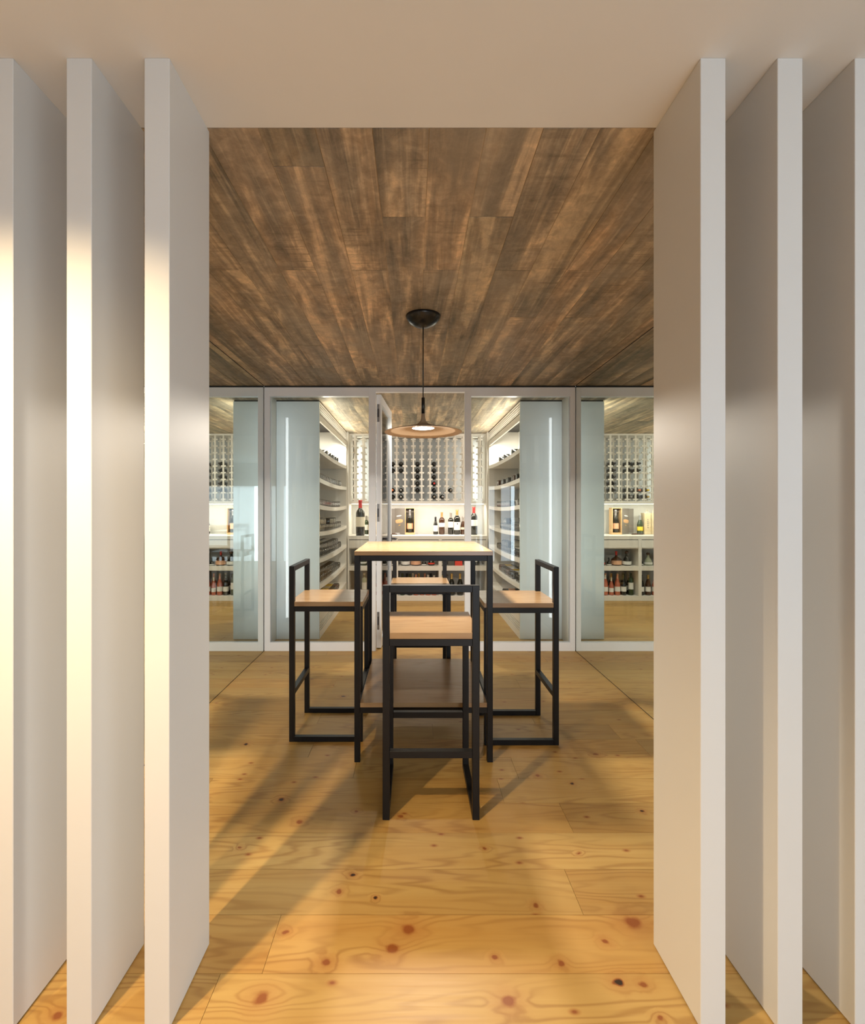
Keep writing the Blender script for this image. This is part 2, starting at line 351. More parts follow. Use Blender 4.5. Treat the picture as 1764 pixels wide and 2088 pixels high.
obj('wall_right', boxes([(XR, XR+0.1, YR, -2.7, 0, H), (XR, XR+0.1, -0.3, 1.52, 0, H), (XR, XR+0.1, -2.7, -0.3, 2.35, H)]), mat='wall', kind='structure')
wn = obj('added_side_window', boxes([(XR, XR+0.06, -2.7, -2.64, 0, 2.35), (XR, XR+0.06, -0.36, -0.3, 0, 2.35), (XR, XR+0.06, -1.53, -1.47, 0, 2.35), (XR, XR+0.06, -2.64, -0.36, 2.29, 2.35)]), mat='frame', kind='structure')  # unseen side window, added to let in fill light
obj('pane', boxes([(XR+0.03, XR+0.035, -2.64, -0.36, 0, 2.29)]), wn, mat='glass')
# walls behind the mirrors and of the cellar
obj('wall_left', boxes([(ML-0.11, ML-0.012, 1.575, YW, 0, H)]), mat='wall', kind='structure')
obj('wall_right', boxes([(MR+0.012, MR+0.11, 1.575, YW, 0, H)]), mat='wall', kind='structure')
obj('wall_left', boxes([(ML-0.012, ML, YG+0.06, YF+0.01, 0, HC)]), mat='joinery', kind='structure')
obj('wall_right', boxes([(MR, MR+0.012, YG+0.06, YF+0.01, 0, HC)]), mat='joinery', kind='structure')
obj('wall_back', boxes([(ML-0.1, MR+0.1, YW, YW+0.1, 0, H)]), mat='wall', kind='structure')
# mirrors
for nm, xa, xb, lab in (('wall_mirror', ML-0.010, ML, 'tall frameless mirror covering the left wall beside the bar table'),
                        ('wall_mirror', MR, MR+0.010, 'tall frameless mirror covering the right wall beside the bar table')):
    t = thing(nm, lab, 'mirror', ((xa+xb)/2, 3.0, 0), group='side wall mirrors')
    c = (xa+xb)/2
    obj('mirror_sheet', boxes([(xa-c, xb-c, 1.58-3, YG-0.002-3, 0.005, H-0.006)]), t, mat='mirror')
    for za, zb in ((0.0, 0.005), (H-0.006, H)): obj('edge_strip', boxes([(xa-c, xb-c, 1.58-3, YG-0.002-3, za, zb)]), t, mat='groove')
# ------------------------------------------------------------------ vertical fins
finme = to_mesh('vertical_fin', boxes([(-0.0325, 0.0325, 0, 0.241, 0.004, H)], bev=0.0012), 'white_fin')
finbase = to_mesh('shadow_gap', boxes([(-0.028, 0.028, 0.005, 0.236, 0.0, 0.004)]), 'groove')
FL = [-1.267, -1.0665, -0.8635, -0.662]; FR = [0.7765, 0.9757, 1.1756, 1.375]
flab = ['white vertical fin just outside the left edge, fourth left of the opening', 'white vertical fin cut by the left edge of the photo', 'white vertical fin in the middle of the left group', 'white vertical fin bounding the left side of the opening']
frab = ['white vertical fin bounding the right side of the opening', 'white vertical fin in the middle of the right group', 'white vertical fin cut by the right edge of the photo', 'white vertical fin just outside the right edge, fourth right of the opening']
for x, lab, g in [(x, l, 'left screen of white fins') for x, l in zip(FL, flab)]+[(x, l, 'right screen of white fins') for x, l in zip(FR, frab)]:
    t = thing('vertical_fin', lab, 'partition fin', (x, 1.23, 0), group=g)
    obj('blade', finme, t); obj('shadow_gap', finbase, t)
# ------------------------------------------------------------------ glazed wall
Y0, Y1 = YG, YG+0.055
ZT = 2.497
def fixed_window(nm, xa, xb, sw0, sw1, lab):
    w = obj(nm, boxes([(xa, xa+sw0, Y0, Y1, 0.001, ZT)], bev=0.001), mat='frame', kind='structure')
    obj('stile', boxes([(xb-sw1, xb, Y0, Y1, 0.001, ZT)], bev=0.001), w, mat='frame')
    obj('top_rail', boxes([(xa+sw0, xb-sw1, Y0, Y1, ZT-0.083, ZT)], bev=0.001), w, mat='frame')
    obj('bottom_rail', boxes([(xa+sw0, xb-sw1, Y0, Y1, 0.001, 0.080)], bev=0.001), w, mat='frame')
    obj('pane', boxes([(xa+sw0, xb-sw1, Y0+0.028, Y0+0.036, 0.080, ZT-0.083)]), w, mat='glass')
fixed_window('window_1', ML+0.004, -0.353, 0.052, 0.065, '')
fixed_window('window_2', 0.4918, MR-0.004, 0.060, 0.047, '')
tr = obj('trim_1', boxes([(-0.353, 0.4918, Y0, Y1, ZT-0.042, ZT)], bev=0.001), mat='frame', kind='structure')
obj('shadow_gap_strip', boxes([(ML, MR, Y0+0.008, Y1, ZT, H-0.001)]), mat='groove', kind='structure')  # dark strip that paints the shade in the gap above the frame
# door leaf, opened inward
dl = 0.835; ang = math.radians(85.5)
d = bpy.data.objects.new('door_1', None); COL.objects.link(d); d['kind'] = 'structure'
d.location = (-0.352, 4.585, 0); d.rotation_euler = (0, 0, ang)
# local: x along leaf, y from 0 to -0.046 (toward +X world)
def dp(nm, b, m, par=None, bev=0.001): return obj(nm, boxes(b, bev=bev), par or d, mat=m)
dp('hinge_stile', [(0, 0.065, -0.046, 0, 0.008, 2.449)], 'frame')
ls = dp('lock_stile', [(dl-0.075, dl, -0.046, 0, 0.008, 2.449)], 'frame')
dp('top_rail', [(0.065, dl-0.075, -0.046, 0, 2.369, 2.449)], 'frame')
dp('bottom_rail', [(0.065, dl-0.075, -0.046, 0, 0.008, 0.088)], 'frame')
dp('pane', [(0.065, dl-0.075, -0.027, -0.019, 0.088, 2.369)], 'glass', bev=0)
dp('handle', [(dl-0.05, dl-0.032, -0.100, -0.046, 1.004, 1.022), (dl-0.165, dl-0.032, -0.112, -0.098, 1.004, 1.020), (dl-0.058, dl-0.024, -0.052, -0.045, 0.90, 1.06)], 'dark_steel')
for zc in (0.27, 1.31, 2.27):
    h = dp('hinge', [(-0.006, 0.0, -0.030, -0.008, zc-0.085, zc+0.085)], 'steel')
    dp('knuckle', [(-0.012, -0.004, -0.026, -0.012, zc-0.04, zc+0.04)], 'dark_steel', h)
# ------------------------------------------------------------------ bar table
def tube(lst, name, par, m='black', bev=0.0015, loc=None): return obj(name, boxes(lst, bev=bev), par, mat=m, loc=loc)
T = 0.03
tb = thing('bar_table', 'high square bar table with oiled pine top and black steel frame', 'table', (0.057, 2.528, 0))
hw = 0.3685; L = 0.745
obj('tabletop', boxes([(-hw, hw, 0, L, 1.101, 1.123)], bev=0.001), tb, mat='top')
for sx in (-1, 1):
    for y0 in (0.001, L-T-0.001):
        tube([(min(sx*hw, sx*(hw-T)), max(sx*hw, sx*(hw-T)), y0, y0+T, 0.0, 1.101)], 'leg', tb)
    tube([(min(sx*hw, sx*(hw-T)), max(sx*hw, sx*(hw-T)), T, L-T, 1.071, 1.101)], 'top_rail', tb)
    tube([(min(sx*hw, sx*(hw-T)), max(sx*hw, sx*(hw-T)), T, L-T, 0.262, 0.292)], 'shelf_rail', tb)
for y0 in (0.001, L-T-0.001):
    tube([(-hw+T, hw-T, y0, y0+T, 1.071, 1.101)], 'top_rail', tb)
    tube([(-hw+T, hw-T, y0, y0+T, 0.262, 0.292)], 'shelf_rail', tb)
obj('lower_shelf', boxes([(-hw+T+0.001, hw-T-0.001, 0.002, L-0.002, 0.292, 0.317)], bev=0.001), tb, mat='top')
# ------------------------------------------------------------------ stools (local: back at y=0, front at y=D, toward +y)
SW = 0.42; D = 0.425; h2 = SW/2
def mk(name, lst, m='black', bev=0.0015): return to_mesh(name, boxes(lst, bev=bev), m)
st_me = [('back_post', mk('back_post', [(-h2, -h2+T, 0, T, 0, 1.0165)])), ('back_post', mk('back_post', [(h2-T, h2, 0, T, 0, 1.0165)])),
 ('front_post', mk('front_post', [(-h2, -h2+T, D-T, D, 0, 0.754)])), ('front_post', mk('front_post', [(h2-T, h2, D-T, D, 0, 0.754)])),
 ('back_rail', mk('back_rail', [(-h2+T, h2-T, 0, T, 0.9865, 1.0165)])),
 ('seat_rail', mk('seat_rail', [(-h2, -h2+T, T, D, 0.754, 0.784)])), ('seat_rail', mk('seat_rail', [(h2-T, h2, T, D, 0.754, 0.784)])),
 ('seat_rail', mk('seat_rail', [(-h2+T, h2-T, 0, T, 0.754, 0.784)])), ('seat_rail', mk('seat_rail', [(-h2+T, h2-T, D-T, D, 0.754, 0.784)])),
 ('foot_rail', mk('foot_rail', [(-h2, -h2+T, T, D-T, 0, T)])), ('foot_rail', mk('foot_rail', [(h2-T, h2, T, D-T, 0, T)])),
 ('footrest', mk('footrest', [(-h2+T, h2-T, 0, T, 0.268, 0.298)])), ('footrest', mk('footrest', [(-h2+T, h2-T, D-T, D, 0.268, 0.298)])),
 ('seat', mk('seat', [(-h2, h2, T+0.001, D, 0.785, 0.811), (-h2+T+0.001, h2-T-0.001, 0.002, T+0.001, 0.785, 0.811)], 'top', 0.0))]
for lab, loc, rz in (
  ('black steel bar stool with pine seat, nearest the camera, its back toward us', (0.0785, 2.06, 0), 0),
  ('black steel bar stool with pine seat on the left side of the bar table', (-0.7165, 2.961, 0), -PI/2),
  ('black steel bar stool with pine seat on the right side of the bar table', (0.833, 2.921, 0), PI/2),
  ('black steel bar stool with pine seat behind the bar table, facing the camera', (0.053, 3.728, 0), PI)):
    t = thing('bar_stool', lab, 'stool', loc, (0, 0, rz), 'bar stools around the table')
    for nm, me in st_me: obj(nm, me, t)
# ------------------------------------------------------------------ pendant
p = thing('pendant_lamp', 'pendant lamp with wide thin taupe disc shade hanging on a black cord over the table', 'lamp', (0.062, 2.88, 1.81))
cz = H-1.81
obj('canopy', lathe([(0, cz-0.070), (0.02, cz-0.069), (0.05, cz-0.060), (0.082, cz-0.040), (0.101, cz-0.014), (0.106, cz-0.001), (0, cz-0.001)], 40), p, mat='black_lamp')
obj('cord', lathe([(0, 0.209), (0.0032, 0.209), (0.0032, cz-0.068), (0, cz-0.068)], 8), p, mat='black_lamp')
obj('stem', lathe([(0, 0.114), (0.0105, 0.114), (0.0105, 0.211), (0.004, 0.213), (0, 0.213)], 20), p, mat='black_lamp')
obj('shade', lathe([(0.069, 0.024), (0.12, 0.021), (0.19, 0.010), (0.2335, 0.0), (0.2345, 0.002), (0.19, 0.014), (0.12, 0.029), (0.07, 0.040), (0.035, 0.052), (0.019, 0.066), (0.0125, 0.085), (0.0105, 0.114), (0.0, 0.115)], 64), p, mat='taupe')
obj('light_disc', lathe([(0.0, 0.026), (0.066, 0.026), (0.069, 0.030), (0, 0.034)], 40), p, mat='led')
# ------------------------------------------------------------------ bottles
PROF = {
 'bordeaux': ([(0, 0.004), (0.028, 0), (0.035, 0.002), (0.0375, 0.008), (0.0375, 0.188), (0.0355, 0.202), (0.028, 0.214), (0.018, 0.224), (0.0145, 0.236), (0.014, 0.285), (0.016, 0.287), (0.016, 0.298), (0, 0.299)], 0.232, 0.0383, 0.07, 0.155),
 'burgundy': ([(0, 0.004), (0.03, 0), (0.038, 0.003), (0.0395, 0.01), (0.0395, 0.145), (0.036, 0.170), (0.027, 0.200), (0.0175, 0.228), (0.0145, 0.245), (0.014, 0.285), (0.016, 0.287), (0.016, 0.298), (0, 0.299)], 0.240, 0.0403, 0.055, 0.125),
 'champagne': ([(0, 0.004), (0.034, 0), (0.042, 0.004), (0.044, 0.012), (0.044, 0.150), (0.039, 0.180), (0.029, 0.212), (0.019, 0.240), (0.016, 0.255), (0.0165, 0.290), (0.018, 0.295), (0.018, 0.312), (0.012, 0.32), (0, 0.321)], 0.215, 0.0448, 0.06, 0.125),
 'squat': ([(0, 0.004), (0.06, 0), (0.072, 0.005), (0.078, 0.02), (0.078, 0.08), (0.066, 0.10), (0.040, 0.118), (0.020, 0.13), (0.0155, 0.145), (0.0145, 0.195), (0.017, 0.197), (0.017, 0.212), (0, 0.213)], 0.15, 0.0788, 0.022, 0.078),
 'flask': ([(0, 0.004), (0.045, 0), (0.056, 0.004), (0.060, 0.02), (0.052, 0.055), (0.036, 0.085), (0.020, 0.11), (0.015, 0.13), (0.015, 0.15), (0.022, 0.152), (0.024, 0.17), (0.016, 0.185), (0, 0.187)], 0.148, 0.0600, 0.010, 0.030),
 'spirit': ([(0, 0.004), (0.03, 0), (0.036, 0.004), (0.037, 0.012), (0.037, 0.24), (0.033, 0.252), (0.016, 0.262), (0.0145, 0.27), (0.0145, 0.305), (0.0165, 0.307), (0.0165, 0.325), (0, 0.326)], 0.30, 0.0378, 0.09, 0.19),
}
BM = {}
def bottle(kind, glass, cap, label, loc, text, group=None, rot=(0, 0, 0), sc=1.0, seg=16, lo=None, cat='bottle', lhi=None):
    pr, cz_, lr, l0, l1 = PROF[kind]
    if lo is not None: l0, l1 = lo
    kb = (kind, glass, seg)
    if kb not in BM: BM[kb] = to_mesh('glass_body', lathe(pr, seg), glass)
    kc = (kind, cap, seg, 'c')
    if kc not in BM:
        pts = [(r+0.0008, z) for r, z in pr if z > cz_]
        rr = next(r for r, z in pr if z > cz_)
        BM[kc] = to_mesh('capsule', lathe([(rr+0.0009, cz_)]+pts[:-1]+[(0, pr[-1][1]+0.0008)], max(10, seg-4)), cap)
    t = thing('wine_bottle', text, cat, loc, rot, group); t.scale = (sc, sc, sc)
    obj('glass_body', BM[kb], t); obj('capsule', BM[kc], t)
    if label:
        kl = (kind, label, seg, l0, l1)
        if kl not in BM: BM[kl] = to_mesh('label', lathe([(lr, l0), (lr, l1)], 12, PI*1.5-1.75, PI*1.5+1.75, False), label)
        obj('label', BM[kl], t)
    return t
# ------------------------------------------------------------------ side shelving units
SHZ = [1.975, 1.669, 1.390, 1.112, 0.832, 0.560, 0.285]
def sag(y): u = (y-YF)/(YB-YF); return -0.022*4*u*(1-u)
def shelf_bm(x0, x1, ztop):
    bm = bmesh.new(); n = 16; prev = None
    for i in range(n+1):
        yy = YF+0.02+(YB-0.05-YF-0.02)*i/n; z = ztop+sag(yy)
        vs = [bm.verts.new(c) for c in ((x0, yy, z-0.045), (x1, yy, z-0.045), (x1, yy, z), (x0, yy, z))]
        if prev:
            for a in range(4): bm.faces.new((prev[a], prev[(a+1) % 4], vs[(a+1) % 4], vs[a]))
        else: bm.faces.new(vs)
        prev = vs
    bm.faces.new(prev[::-1]); return bm
def shelving(side):
    s = -1 if side == 'left' else 1
    face = SL if s < 0 else SR; wall = (ML if s < 0 else MR)
    def bx(xa, xb, *r): return (min(xa, xb), max(xa, xb), *r)
    t = thing('wine_shelving', 'tall white built-in wine shelving along the %s wall of the glazed cellar' % side, 'shelf', (face, YF, 0))
    inv = (-face, -YF, 0)
    def ob(nm, bm, m, par=None):
        bmesh.ops.translate(bm, verts=bm.verts, vec=inv); return obj(nm, bm, par or t, mat=m)
    ob('end_panel', boxes([bx(face, wall-s*0.001, YF, YF+0.020, 0.001, HC-0.014)], bev=0.001), 'gloss')
    ob('shadow_gap', boxes([bx(face+s*0.01, wall-s*0.001, YF+0.003, YB-0.01, HC-0.014, HC-0.001)]), 'groove')
    ob('back_panel', boxes([bx(wall-s*0.012, wall-s*0.001, YF+0.02, YB, 0.001, HC-0.014)]), 'wall')
    ob('end_stile', boxes([bx(face, wall-s*0.012, YB-0.05, YB-0.002, 0.001, HC-0.014)]), 'joinery')
    ob('divider', boxes([bx(face+s*0.337, wall-s*0.012, 5.80, 5.82, 0.28, SHZ[0]-0.075)]), 'joinery')
    # fascia with slots: solid strips separated by recessed dark gaps
    fz = [2.26, 2.335, 2.355, 2.375, 2.395, 2.456]
    f = ob('fascia', boxes([bx(face, face+s*0.02, YF+0.02, YB-0.05, 2.26, 2.325), bx(face, face+s*0.02, YF+0.02, YB-0.05, 2.437, 2.456)]+[bx(face, face+s*0.02, YF+0.02, YB-0.05, z, z+0.013) for z in (2.337, 2.362, 2.387, 2.412)]), 'joinery')
    ob('slot_backing', boxes([bx(face+s*0.021, face+s*0.026, YF+0.02, YB-0.05, 2.30, 2.45)]), 'groove', f)
    f = ob('plinth', boxes([bx(face, face+s*0.02, YF+0.02, YB-0.05, 0.001, 0.075), bx(face, face+s*0.02, YF+0.02, YB-0.05, 0.163, 0.235)]+[bx(face, face+s*0.02, YF+0.02, YB-0.05, z, z+0.013) for z in (0.088, 0.113, 0.138)]), 'joinery')
    ob('slot_backing', boxes([bx(face+s*0.021, face+s*0.026, YF+0.02, YB-0.05, 0.03, 0.20)]), 'groove', f)
    for z in SHZ: ob('shelf', shelf_bm(min(face, wall-s*0.012), max(face, wall-s*0.012), z), 'joinery')
    return face, s
ORD = ['zeroth', 'first', 'second', 'third', 'fourth', 'fifth', 'sixth', 'seventh', 'eighth', 'ninth', 'tenth', 'eleventh', 'twelfth', '13th', '14th', '15th', '16th', '17th', '18th', '19th', '20th', '21st', '22nd']
def fill(side, face, s, plan):
    rnd = random.Random(11 if s < 0 else 12)
    wall = (ML if s < 0 else MR)
    for k_, (slots, up, style) in enumerate(plan):
        zs = SHZ[k_]; pitch = 0.0795; nm = ORD[k_+1]
        pick = lambda: style[rnd.randrange(len(style))]
        for j in slots:
            yy = YF+0.075+pitch*j
            kind, g, c, l, desc = pick()
            r = PROF[kind][2]
            x0 = face+s*0.03; rx = rnd.uniform(0.3, 1.2)
            rot = (Matrix.Rotation((-PI/2) if s < 0 else (PI/2), 4, 'Y') @ Matrix.Rotation(rx*(1 if s < 0 else -1), 4, 'Z')).to_euler()
            bottle(kind, g, c, l, (x0, yy, zs+sag(yy)+r+0.0012), '%s bottle lying on %s shelf down of %s cellar shelving, %s from the glass' % (desc, nm, side, ORD[j+1]), 'bottles lying on the %s cellar shelving' % side, rot, 1.0, 12)
        for j in up:
            yy = YF+0.075+pitch*(j+0.5)
            kind, g, c, l, desc = pick()
            r = PROF['bordeaux'][2]
            x0 = face+s*0.03; rx = rnd.uniform(0.3, 1.2)
            rot = (Matrix.Rotation((-PI/2) if s < 0 else (PI/2), 4, 'Y') @ Matrix.Rotation(rx*(1 if s < 0 else -1), 4, 'Z')).to_euler()
            bottle('bordeaux', g, c, l, (x0, yy, zs+sag(yy)+r+0.0024+0.0675), '%s bottle in upper row, %s shelf down, %s shelving, %s from the glass' % (desc, nm, side, ORD[j+1]), 'bottles lying on the %s cellar shelving' % side, rot, 1.0, 12)
DK = ('bordeaux', 'dkglass', 'blackfoil', 'white', 'dark white-labelled'); DKC = ('bordeaux', 'dkglass', 'grey_cap', 'cream', 'dark cream-labelled')
DKS = ('bordeaux', 'dkglass', 'silver', 'white', 'silver-capped dark'); OR = ('bordeaux', 'dkglass', 'orange', 'peach', 'orange-capped dark')
GO = ('bordeaux', 'brglass', 'goldfoil', 'yellow', 'gold-capped brown'); NB = ('bordeaux', 'dkglass', 'blackfoil', None, 'unlabelled dark')
face, s_ = shelving('left')
fill('left', face, s_, [
 ([0, 7, 10, 12, 13, 15, 17], [], [NB, NB, OR, DKS]),
 (list(range(0, 21)), [], [DKS, NB, DKS]),
 (list(range(0, 20)), [], [DK, NB, DKC]),
 (list(range(0, 21)), list(range(0, 6))+list(range(9, 15)), [DK, DK, DKC]),
 (list(range(0, 21)), list(range(0, 17)), [DK, DKC]),
 (list(range(0, 20)), list(range(0, 14)), [DK, DKC, DKC]),
 (list(range(0, 19)), [], [DKC, GO])])
face, s_ = shelving('right')
fill('right', face, s_, [
 ([6, 12, 16], [], [NB, DKS]),
 ([0, 3, 5, 6, 9, 10, 13, 14, 17, 18], [], [DKS, NB, GO]),
 ([0, 1, 2]+list(range(8, 19)), [], [DKS, DKS, NB]),
 (list(range(1, 16)), [10, 11], [DK, NB]),
 (list(range(0, 19)), list(range(9, 14)), [DK, DKC]),
 ([0, 1, 2, 3]+list(range(6, 17)), [], [GO, DK, DKC]),
 ([2, 4, 7, 9, 11, 13], [], [GO, OR, DKC])])
# ------------------------------------------------------------------ back wall: cabinets, counter, rack
XA, XB = SL+0.004, SR-0.004
def cabinet(xa, xb, where):
    t = thing('base_cabinet', 'open white base cabinet with one drawer under the counter, %s of three' % where, 'cabinet', (xa, YB, 0), group='white base cabinets below the counter')
    w = xb-xa; dp_ = 0.58
    def ob(nm, b, m='joinery', par=None, bev=0.0): return obj(nm, boxes(b, bev=bev), par or t, mat=m)
    ob('side_panel', [(0, 0.0225, 0, dp_, 0.0675, 0.897)]); ob('side_panel', [(w-0.0225, w, 0, dp_, 0.0675, 0.897)])
    ob('bottom_panel', [(0, w, 0, dp_, 0.001, 0.0675)])
    ob('shelf', [(0.0225, w-0.0225, 0, dp_-0.012, 0.4436, 0.5045)])
    ob('back_panel', [(0.0225, w-0.0225, dp_-0.012, dp_, 0.0675, 0.897)], 'wall')
    ob('top_panel', [(0.0225, w-0.0225, 0.02, dp_, 0.76, 0.772)])
    dr = ob('drawer', [(0.0255, w-0.0255, 0.001, 0.02, 0.774, 0.889)], bev=0.001)
    ob('shadow_line', [(0.0225, w-0.0225, 0.012, 0.016, 0.889, 0.897)], 'groove', dr)
XC = [XA+0.005, -0.24, 0.400, XB-0.005]
for a, b, wh in zip(XC, XC[1:], ('leftmost', 'middle', 'rightmost')): cabinet(a+0.0005, b-0.0005, wh)
ct = thing('counter', 'long pale grey-white counter top across the back of the cellar', 'counter', (0, YB, 0))
obj('slab', boxes([(XA, XB, 0.0, 0.61-0.004, 0.898, 0.951)], bev=0.001), ct, mat='joinery')
ln = thing('niche_panel', 'bright white back panel of the niche above the counter', 'panel', (0, YW-0.004, 0))
obj('sheet', boxes([(XA, XB, -0.012, 0.0, 0.952, 1.417)]), ln, mat='white')
# lattice rack
obj('trim_3', boxes([(XA-0.004, XA+0.016, YB+0.001, YW, 0.952, HC-0.001)]), mat='joinery', kind='structure')
obj('trim_4', boxes([(XB-0.016, XB+0.004, YB+0.001, YW, 0.952, HC-0.001)]), mat='joinery', kind='structure')
YK = 7.09
rk = thing('bottle_rack', 'white lattice wine rack with notched uprights above the counter', 'rack', (0, YK, -0.027)); rk.scale = (1.02, 1, 1.02)
obj('side_stile', boxes([(-0.945, -0.912, 0, 0.25, 1.42, 2.445)]), rk, mat='joinery')
obj('side_stile', boxes([(1.053, 1.078, 0, 0.25, 1.42, 2.445)]), rk, mat='joinery')
obj('bottom_board', boxes([(-0.912, 1.053, 0, 0.455, 1.42, 1.460)]), rk, mat='joinery')
obj('top_board', boxes([(-0.912, 1.053, 0, 0.25, 2.42, 2.445)]), rk, mat='joinery')
obj('back_panel', boxes([(-0.912, 1.053, 0.42, 0.43, 1.46, 2.42)]), rk, mat='dim_backing')  # added panel, its grey stands in for the dimmer rack centre
ls_ = obj('led_strip', boxes([(-0.90, 1.04, 0.02, 0.035, 1.414, 1.42)]), rk, mat='ledstrip')
BX = [-0.238+0.1225*i for i in range(-5, 11)]
NZ = [2.3617-0.0975*i for i in range(10)]
sl_bm = [(-0.011, 0.011, 0, 0.022, 1.46, 2.42)]+[(-0.035, 0.035, 0.001, 0.021, z-0.011, z+0.011) for z in NZ]
slat = to_mesh('notched_upright', boxes(sl_bm), 'joinery')
for y0 in (0.0, 0.19):
    for x in BX: obj('notched_upright', slat, rk, loc=(x, y0, 0))
cols = {0: (BX[4]+BX[5])/2}
def cell(c, r): return ((-0.177+0.1225*c)*1.02, 1.35+(NZ[r]+0.011-1.35)*1.02+0.0275)
GR = 'bottles in the white lattice rack'
def rack_bottle(c, r, glass, cap, desc):
    x, z = cell(c, r)
    cn = {-6: 'far left', -2: 'third', -1: 'fourth', 0: 'fifth', 2: 'seventh', 4: 'ninth', 5: 'tenth', 6: 'eleventh', 9: 'far right'}[c]
    bottle('bordeaux', glass, cap, None, (x, YK+0.285, z), '%s bottle end-on in the lattice rack, %s column, %s row from the bottom' % (desc, cn, ORD[10-r]), GR, (PI/2, 0, 0), 0.96, 16)
for c, r, cap, ds in [(-1, 4, 'blackfoil', 'black-capped'), (-1, 5, 'blackfoil', 'black-capped'), (-1, 8, 'orange', 'orange-capped'), (-1, 9, 'blackfoil', 'black-capped'),
  (0, 4, 'blackfoil', 'black-capped'), (0, 5, 'blackfoil', 'black-capped'), (0, 8, 'silver', 'silver-capped'), (0, 9, 'silver', 'silver-capped'),
  (2, 4, 'blackfoil', 'black-capped'), (2, 5, 'blackfoil', 'black-capped'), (2, 6, 'blackfoil', 'black-capped'), (2, 7, 'blackfoil', 'black-capped'), (2, 8, 'blackfoil', 'black-capped'),
  (4, 4, 'blackfoil', 'black-capped'), (4, 5, 'blackfoil', 'black-capped'), (4, 6, 'blackfoil', 'black-capped'), (4, 7, 'red', 'red-capped'), (4, 8, 'blackfoil', 'black-capped'), (4, 9, 'grey_cap', 'grey-capped'),
  (5, 9, 'silver', 'silver-capped'), (6, 8, 'grey_cap', 'grey-capped'), (-2, 8, 'yellow', 'yellow-capped'), (-2, 9, 'goldfoil', 'gold-capped')]:
    rack_bottle(c, r, 'dkglass', cap, ds)
# ------------------------------------------------------------------ niche items
ZC = 0.952; YN = 7.34
GN = 'bottles standing on the cellar counter'
bottle('bordeaux', 'dkglass', 'red', 'cream', (-0.775, YB+0.066, ZC), 'oversized dark wine bottle with red cap and cream label at counter left end', None, (0, 0, 0.35), 1.75, 32, (0.075, 0.158))
bottle('bordeaux', 'grglass', 'grey_cap', 'white', (-0.722, YN+0.04, ZC), 'small dark bottle standing half behind the oversized bottle', None, (0, 0, 0), 0.96, 20)
bottle('champagne', 'grglass', 'silver', 'yellow', (-0.425, YN, ZC), 'green bottle with yellow label standing between crate and open gift box', None, (0, 0, 0), 0.95, 24)
bottle('champagne', 'dkglass', 'blackfoil', 'white', (0.350, YN, ZC), 'short dark bottle with broad white label, leftmost of the counter row', GN, (0, 0, 0), 0.85, 24, (0.055, 0.165))
bottle('bordeaux', 'brglass', 'orange', 'white', (0.446, YN, ZC), 'tall bottle with orange capsule and white label on the counter', GN, (0, 0, 0), 1.15, 24, (0.10, 0.155))
bottle('bordeaux', 'dkglass', 'grey_cap', 'white', (0.585, YN, ZC), 'bottle with grey capsule and broad white label on the counter', GN, (0, 0, 0), 1.13, 24, (0.095, 0.175))
bottle('bordeaux', 'dkglass', 'goldfoil', 'white', (0.68, YN-0.02, ZC), 'tallest bottle of the counter row, white label with small dark crest', GN, (0, 0, 0), 1.27, 24, (0.055, 0.15))
obj('crest', boxes([(0.672, 0.688, YN-0.0715, YN-0.0695, ZC+0.155, ZC+0.175)]), mat='box_dark')
bottle('champagne', 'brglass', 'grey_cap', 'cream', (0.772, YN, ZC), 'short brown bottle with cream label half hidden behind the right door post', GN, (0, 0, 0), 0.85, 24, (0.09, 0.13))
bottle('bordeaux', 'dkglass', 'red', 'white', (0.928, YN-0.1, ZC), 'large dark bottle with bright red cap and white label at counter right', GN, (0, 0, -0.15), 1.42, 28, (0.095, 0.16))
# crest becomes a child of its bottle
cr = [o for o in bpy.data.objects if o.name.startswith('crest')][0]
for o in bpy.data.objects:
    if o.get('label', '').startswith('tallest bottle'): par = o
cr.parent = par; cr.matrix_parent_inverse = Matrix.LocRotScale(par.location, None, par.scale).inverted()
# open gift box with bottle
gb = thing('gift_box', 'open tall wooden gift box with dark hinged lid standing on the counter', 'box', (-0.045, 7.28, ZC))
bw = 0.075; bh = 0.41
obj('case', boxes([(-bw, -bw+0.010, 0, 0.12, 0, bh), (bw-0.010, bw, 0, 0.12, 0, bh), (-bw+0.010, bw-0.010, 0, 0.12, bh-0.010, bh), (-bw+0.010, bw-0.010, 0, 0.12, 0, 0.030)]), gb, mat='boxwood')
obj('lining', boxes([(-bw+0.010, bw-0.010, 0.108, 0.12, 0.030, bh-0.010)]), gb, mat='box_dark')
obj('neck_clip', boxes([(-bw+0.010, bw-0.010, 0.085, 0.107, 0.335, 0.365)]), gb, mat='box_grey')
lid = obj('lid', boxes([(-0.20, 0, 0, 0.010, 0, bh-0.015)]), gb, mat='box_grey', loc=(-bw-0.001, 0.004, 0.006), rot=(0, 0, -0.62))
obj('lid_flap', boxes([(-0.07, 0, 0, 0.010, 0, bh-0.02)]), lid, mat='box_grey', loc=(-0.20, 0.0, 0), rot=(0, 0, 0.62))
